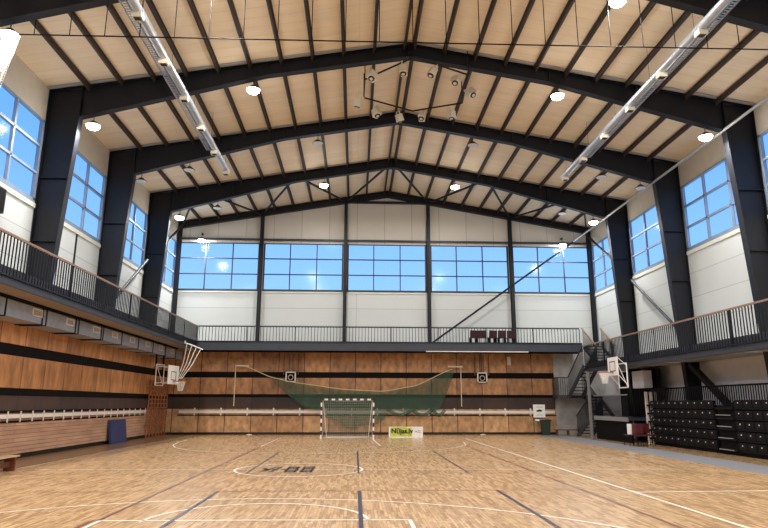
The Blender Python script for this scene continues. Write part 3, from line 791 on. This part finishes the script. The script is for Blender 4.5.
for dy in (-.42, .42): MB().box(-.8, -.73, dy - .04, dy + .04, .3, 1.92).build('hanging_post', M['steel'], h1, local=True)
h2 = hoop('basketball_hoop', (11.5, 27.6, 3.12), math.radians(180), 'white basketball hoop swung out under the right gallery', fz=-.45, fb=.3, w=.85)
for dy in (-.42, .42): MB().box(-.5, -.43, dy - .04, dy + .04, -.5, .42).build('hanging_post', M['steel'], h2, local=True)
# fan of white ropes
t = thing('climbing_ropes', (-8.6, 33.2, 4.5), 'four white ropes on a white bar pulled together above the left hoop', 'ropes')
MB().tube([(-8.85, 33.0, 4.82), (-8.55, 33.15, 4.72), (-8.2, 33.25, 4.58), (-8.05, 33.3, 4.52)], .035, 6).build('bar', M['white'], t)
r0 = [(-8.82, 33.02, 4.8), (-8.6, 33.12, 4.7), (-8.38, 33.2, 4.62), (-8.15, 33.28, 4.55)]
for i, p in enumerate(r0):
    q = (-9.15 + .07 * i, 32.9, 2.98); MB().tube([p, ((p[0] + q[0]) / 2 + .05, 33.0, (p[2] + q[2]) / 2 - .08), q], .02, 5).build('rope', M['netw'], t)
MB().box(-8.95, -8.88, 32.97, 33.03, 4.8, 4.95).build('hook', M['white'], t)
# small folded hoops on back wall
for nm, x in (('left', -3.78), ('right', 7.5)):
    t = thing('practice_hoop', (x, YW - .3, 3.0), 'small white framed practice backboard folded on the back wall, %s of the goal' % nm, 'basketball backboard', 'practice backboards')
    b = MB(); s = .3; zc = 3.27; y = YW - .12
    for (a, c, e, f) in ((-s, s, s - .06, s), (-s, s, -s, -s + .06), (-s, -s + .07, -s, s), (s - .07, s, -s, s)): b.box(x + a, x + c, y - .04, y, zc + e, zc + f)
    b.build('frame', M['white'], t); MB().box(x - s + .05, x + s - .05, y - .01, y, zc - s + .05, zc + s - .05).build('board', M['black'], t)
    MB().tube([(x + .14 * math.cos(2 * math.pi * i / 14), y - .05, zc - .03 + .14 * math.sin(2 * math.pi * i / 14)) for i in range(14)], .02, 5, closed=True).build('ring', M['cream'], t)
    for dx in (-.42, -.1, .1, .42): MB().box(x + dx - .02, x + dx + .02, y + .02, YW - .0, 3.4, 4.6).build('mounting_rail', M['brown'], t)
    MB().box(x - .12, x + .12, y, YW, 3.1, 3.5).build('wall_mount', M['black'], t)

# ------------------------------------------------------------------ wall bars / climbing lattice
t = thing('wall_bars', (XL + .5, 35, 0), 'brown wooden climbing lattice standing in the left back corner', 'wall bars')
wy0, wy1 = 33.6, 36.8
xb = XW + .08
for k in range(7):
    y = wy0 + (wy1 - wy0) * k / 6; MB().box(xb, xb + .07, y - .03, y + .03, 0, 2.95).build('upright', M['wbar'], t)
m0 = None
for k in range(13):
    z = .2 + k * .22; MB().box(xb + .015, xb + .055, wy0, wy1, z - .035, z + .035).build('rung', M['wbar'], t)
for z in (.6, 2.5): MB().box(XW, xb, wy0 + .02, wy0 + .1, z, z + .06).box(XW, xb, wy1 - .1, wy1 - .02, z, z + .06).build('mount', M['wbar'], t)

# ------------------------------------------------------------------ blue mat, bench, banner, poster, bin
t = thing('gym_mat', (XW + .2, 29.5, 0), 'dark blue gym mat leaning on the left wooden wall', 'mat')
b = MB().prism([(XW + .16, .0), (XW + .26, .0), (XW + .12, 1.0), (XW + .02, 1.0)], 1, 28.6, 30.5); b.build('pad', M['blue'], t)
MB().prism([(XW + .02, 1.0), (XW + .12, 1.0), (XW + .125, 1.02), (XW + .02, 1.02)], 1, 28.6, 30.5).build('top_seam', M['ink'], t)
t = thing('gym_bench', (-9.1, 16.5, 0), 'low wooden gym bench cut off by the left edge', 'bench')
MB().box(-9.3, -8.94, 15.0, 17.75, .36, .4).build('seat', M['bench'], t)
for y in (15.4, 17.6): MB().box(-9.26, -8.98, y, y + .06, 0, .36).build('leg', M['brown'], t)
MB().box(-9.15, -9.09, 15.1, 17.66, .1, .24).build('beam', M['brown'], t)
t = thing('sponsor_banner', (2.7, 33.9, 0), 'lime and white advertising board on the floor right of the goal', 'banner')
by = 34.0
MB().box(1.8, 3.62, by, by + .05, 0, .56).build('board', M['white'], t)
MB().box(1.88, 3.02, by - .006, by, .06, .54).build('lime_print', M['lime'], t)
me = text_mesh('Nūjas.lv', .35); o = bpy.data.objects.new('lettering', me); COL.objects.link(o); me.materials.clear(); me.materials.append(M['ink'])
o.parent = t; o.location = (2.5 - 2.7, by - .012 - 33.9, .33); o.rotation_euler = (math.pi / 2, 0, 0)
MB().box(3.2, 3.32, by - .008, by, .28, .34).box(3.34, 3.5, by - .008, by, .33, .37).box(3.34, 3.5, by - .008, by, .25, .29).build('emblem', M['concrete'], t)
for x in (2.0, 3.4): MB().prism([(by + .05, 0), (by + .3, 0), (by + .05, .4)], 0, x, x + .03).build('foot', M['steel'], t)
t = thing('notice_poster', (10.8, YW - .15, 1.0), 'white notice board on the back wall rail above the dark bin', 'poster')
MB().box(10.45, 11.15, YW - .19, YW - .14, .98, 1.72).build('board', M['white'], t)
MB().prism([(10.6, 1.36), (10.8, 1.44), (10.98, 1.4), (10.95, 1.32), (10.68, 1.3)], 1, YW - .195, YW - .19).build('drawing', M['ink'], t)
b = MB()
for k, wd in enumerate((.4, .3, .45, .38)): b.box(10.8 - wd / 2, 10.8 + wd / 2, YW - .194, YW - .19, 1.1 + .06 * k - (0 if k < 2 else -.32), 1.115 + .06 * k - (0 if k < 2 else -.32))
b.build('print', M['concrete'], t)
MB().box(10.55, 11.1, YW - .2, YW - .1, .78, .88).build('shelf', M['white'], t)
t = thing('waste_bin', (11.05, 36.7, 0), 'dark green waste bin standing under the notice board', 'bin')
b = MB(); 
for (a, z) in ((0, 0),): b.add([(10.85, 36.55, 0), (11.25, 36.55, 0), (11.25, 36.85, 0), (10.85, 36.85, 0), (10.8, 36.5, .8), (11.3, 36.5, .8), (11.3, 36.9, .8), (10.8, 36.9, .8)],
                               [(0, 3, 2, 1), (4, 5, 6, 7), (0, 1, 5, 4), (1, 2, 6, 5), (2, 3, 7, 6), (3, 0, 4, 7)])
b.build('body', M['bin'], t); MB().box(10.77, 11.33, 36.47, 36.92, .8, .87).build('lid', M['ink'], t)
for x, w in ((-6.0, 'left'), (7.4, 'right'),): 
    tag(MB().lathe([(.16, 0), (.17, .03), (.05, .06)], (x, 36.8, 0), 14).build('floor_socket', M['offw']), 'small pale floor disc at the foot of the back wall, %s of the goal' % w, 'floor socket', 'floor sockets')
# brown low bench under the staircase
t = thing('low_wooden_bench', (11.9, 36.4, 0), 'low brown wooden bench at the foot of the staircase', 'bench')
MB().box(11.45, 13.0, 36.2, 36.55, .28, .33).build('seat', M['brown'], t)
for x in (11.55, 12.2, 12.85): MB().box(x, x + .08, 36.25, 36.5, 0, .28).build('leg', M['brown'], t)
tag(MB().box(9.05, 9.25, YW - .12, YW, 4.0, 4.5).build('wall_speaker', M['cream']), 'small pale speaker box high on the wooden back wall at the right', 'speaker')
tag(MB().box(XW, XW + .1, 34.3, 34.5, 3.7, 4.15).build('wall_speaker', M['cream']), 'small pale box on the left wall above the hoop', 'speaker')

# ------------------------------------------------------------------ seats on the back gallery
def gseat(loc, lab):
    t = thing('gallery_chair', loc, lab, 'seat', 'dark red seats on the back gallery')
    MB().prism([(-.22, .3), (.2, .27), (.2, .31), (-.22, .35)], 0, -.24, .24).build('seat', M['maroon'], t, local=True)
    MB().prism([(.16, .3), (.24, .72), (.2, .72), (.12, .3)], 0, -.24, .24).build('backrest', M['maroon'], t, local=True)
    [MB().box(a, a + .04, -.2, .2, 0, .29).build('leg', M['black'], t, local=True) for a in (-.2, .16)]
    return t
g0 = gseat((0, 0, 0), '')
for i, x in enumerate((6.85, 7.38, 7.95, 8.5, 9.05)):
    c = g0 if i == 0 else copy_tree(g0)
    c.location = (x, 36.0, 5.2 + (.06, -.02, 0, .05, .02)[i] * 0); c.rotation_euler = (0, 0, (.1, -.2, .15, 0, -.1)[i] + math.pi * 1)
    c['label'] = 'dark red seat behind the back gallery railing, %s of five' % ['leftmost', 'second from the left', 'middle', 'second from the right', 'rightmost'][i]

# ------------------------------------------------------------------ chairs by the stand
def chair(loc, lab, rz_):
    t = thing('stacking_chair', loc, lab, 'chair', 'burgundy chairs beside the folded stand')
    MB().box(-.22, .22, -.22, .22, .43, .48).build('seat', M['burg'], t, local=True)
    MB().prism([(-.22, .52), (-.27, .92), (-.23, .93), (-.18, .52)], 0, -.22, .22).build('backrest', M['burg'], t, local=True)
    for sx in (-.21, .21):
        for sy in (-.2, .2): MB().tube([(sx, sy, 0), (sx, sy * .95, .44)] if sy > 0 else [(sx, sy - .02, 0), (sx, sy, .44), (sx, sy - .04, .9)], .014, 6).build('leg', M['black'], t, local=True)
    t.rotation_euler = (0, 0, rz_); return t
cl = [((11.95, 27.35, 0), 'leftmost', 1.7), ((12.12, 26.8, 0), 'middle', 3.1), ((12.62, 27.2, 0), 'rightmost', 3.2)]
c0 = chair(cl[0][0], 'burgundy chair beside the folded stand, leftmost of three, behind the white sheet', cl[0][2])
for loc, nm, rz_ in cl[1:]:
    c = copy_tree(c0); c.location = loc; c.rotation_euler = (0, 0, rz_); c['label'] = 'burgundy chair beside the folded stand, %s of the three' % nm
o = MB().box(11.75, 11.95, 27.2, 27.22, .48, .92).build('white_sheet', M['white']); tag(o, 'white sheet propped against the back of the leftmost burgundy chair', 'sheet')
o.location.x = .0

# ------------------------------------------------------------------ folded telescopic stands
XS = 13.28
def stand(y0, y1, lab, nsec):
    t = thing('telescopic_stand', (XS, y0, 0), lab, 'folded stand', 'folded telescopic stands')
    MB().box(XS + .1, XS + .28, y0, y1, .0, 1.72).build('carcass', M['black'], t)
    for r in range(5):
        z = .34 + r * .36
        MB().box(XS + .0, XS + .45, y0, y1, z - .2, z - .15).build('row_deck', M['seatd'], t)
    n = int((y1 - y0) / .5); s0 = None
    for r in range(5):
        for k in range(n):
            y = y0 + .25 + k * (y1 - y0 - .5) / (n - 1); z = .34 + r * .36
            if s0 is None:
                s0 = MB().prism([(0, -.13), (.05, -.14), (.1, .1), (.04, .12), (-.02, .08)], 1, -.235, .235)
                s0.v = [(v[0] + XS - .0, v[1] + y, v[2] + z) for v in s0.v]
                s0 = s0.build('folded_seat', M['seatd'], t, smooth=False)
                pl = MB().prism([(-.03, .0), (-.018, .04), (.0, .045), (-.01, -.0)], 1, -.022, .022); pl.v = [(v[0] + XS - .0, v[1] + y, v[2] + z) for v in pl.v]
                pl.build('number_plate', M['cream'], s0); b0 = (y, z)
            else:
                c = copy_tree(s0, t); c.location = (0, y - b0[0], z - b0[1])
    return t
t = stand(23.05, 28.1, 'black folded telescopic seating stand beside the burgundy chairs, farther of two', 10)
for k in range(3): MB().box(XS - .06 + k * .22, XS + .06 + k * .22, 28.4, 28.46, .0, 2.3).build('end_post', M['offw'], t)
for k in range(5): MB().box(XS - .05, XS + .4, 28.1, 28.35, .22 + k * .36, .3 + k * .36).build('end_arm', M['black'], t)
t = stand(16.6, 21.75, 'black folded telescopic seating stand cut off by the right edge, nearer of two', 10)
t = thing('stand_steps', (XS, 22.4, 0), 'black stepped aisle with pale nosings between the two folded stands', 'steps')
MB().box(XS + .1, XS + .28, 21.8, 23.0, .0, 1.72).build('carcass', M['black'], t)
for r in range(5):
    MB().box(XS - .02, XS + .3, 21.85, 22.95, .14 + r * .36, .2 + r * .36).build('step', M['seatd'], t)
    if r < 4: MB().box(XS - .04, XS - .01, 22.0, 22.9, .16 + r * .4, .19 + r * .4).build('nosing', M['pipe'], t)
# railing and wall behind the stands
railing('floor_railing', 'pale barred railing behind the folded stands under the right gallery', ((13.62, 14), (13.62, 28.6)), 1.2, 2.42, sp=.14, hr=M['black'], cam=(13, 22))
for r in [o for o in bpy.data.objects if o.parent and o.parent.name.startswith('floor_railing')]:
    pass
tr(MB().box(XR - .02, XR - .001, YF, YB - .35, 0.0, 3.45), M['whitelow'])
tr(MB().box(XE + .01, XR - .02, YB - .02, YB - .001, 0, 5.0), M['concrete'])

# ------------------------------------------------------------------ world, sun, camera
w = bpy.data.worlds.new('sky'); S.world = w; w.use_nodes = True
N = w.node_tree.nodes; L = w.node_tree.links
bg = N['Background']; tc = N.new('ShaderNodeTexCoord'); sp = N.new('ShaderNodeSeparateXYZ'); rp = N.new('ShaderNodeValToRGB')
L.new(tc.outputs['Generated'], sp.inputs[0]); L.new(sp.outputs[2], rp.inputs[0]); L.new(rp.outputs[0], bg.inputs[0])
rp.color_ramp.elements[0].position = .0; rp.color_ramp.elements[0].color = srgb(160, 205, 245)
rp.color_ramp.elements[1].position = .6; rp.color_ramp.elements[1].color = srgb(58, 138, 232)
bg.inputs[1].default_value = 1.6
# daylight entering through the windows (portals help the sampler)
for x, rz_ in ((XL - .2, -90), (XR + .2, 90)):
    pass
cd = bpy.data.cameras.new('camera'); cam = bpy.data.objects.new('camera', cd); COL.objects.link(cam)
cd.sensor_width = 36; cd.sensor_fit = 'HORIZONTAL'; cd.lens = 620.54 / 768 * 36; cd.clip_end = 300
mw = camera_basis().to_4x4(); mw.translation = (0, 0, 1.75); cam.matrix_world = mw
S.camera = cam
S.view_settings.view_transform = 'Standard'; S.view_settings.look = 'None'; S.view_settings.gamma = 1; S.view_settings.use_curve_mapping = False
S.view_settings.exposure = -0.13
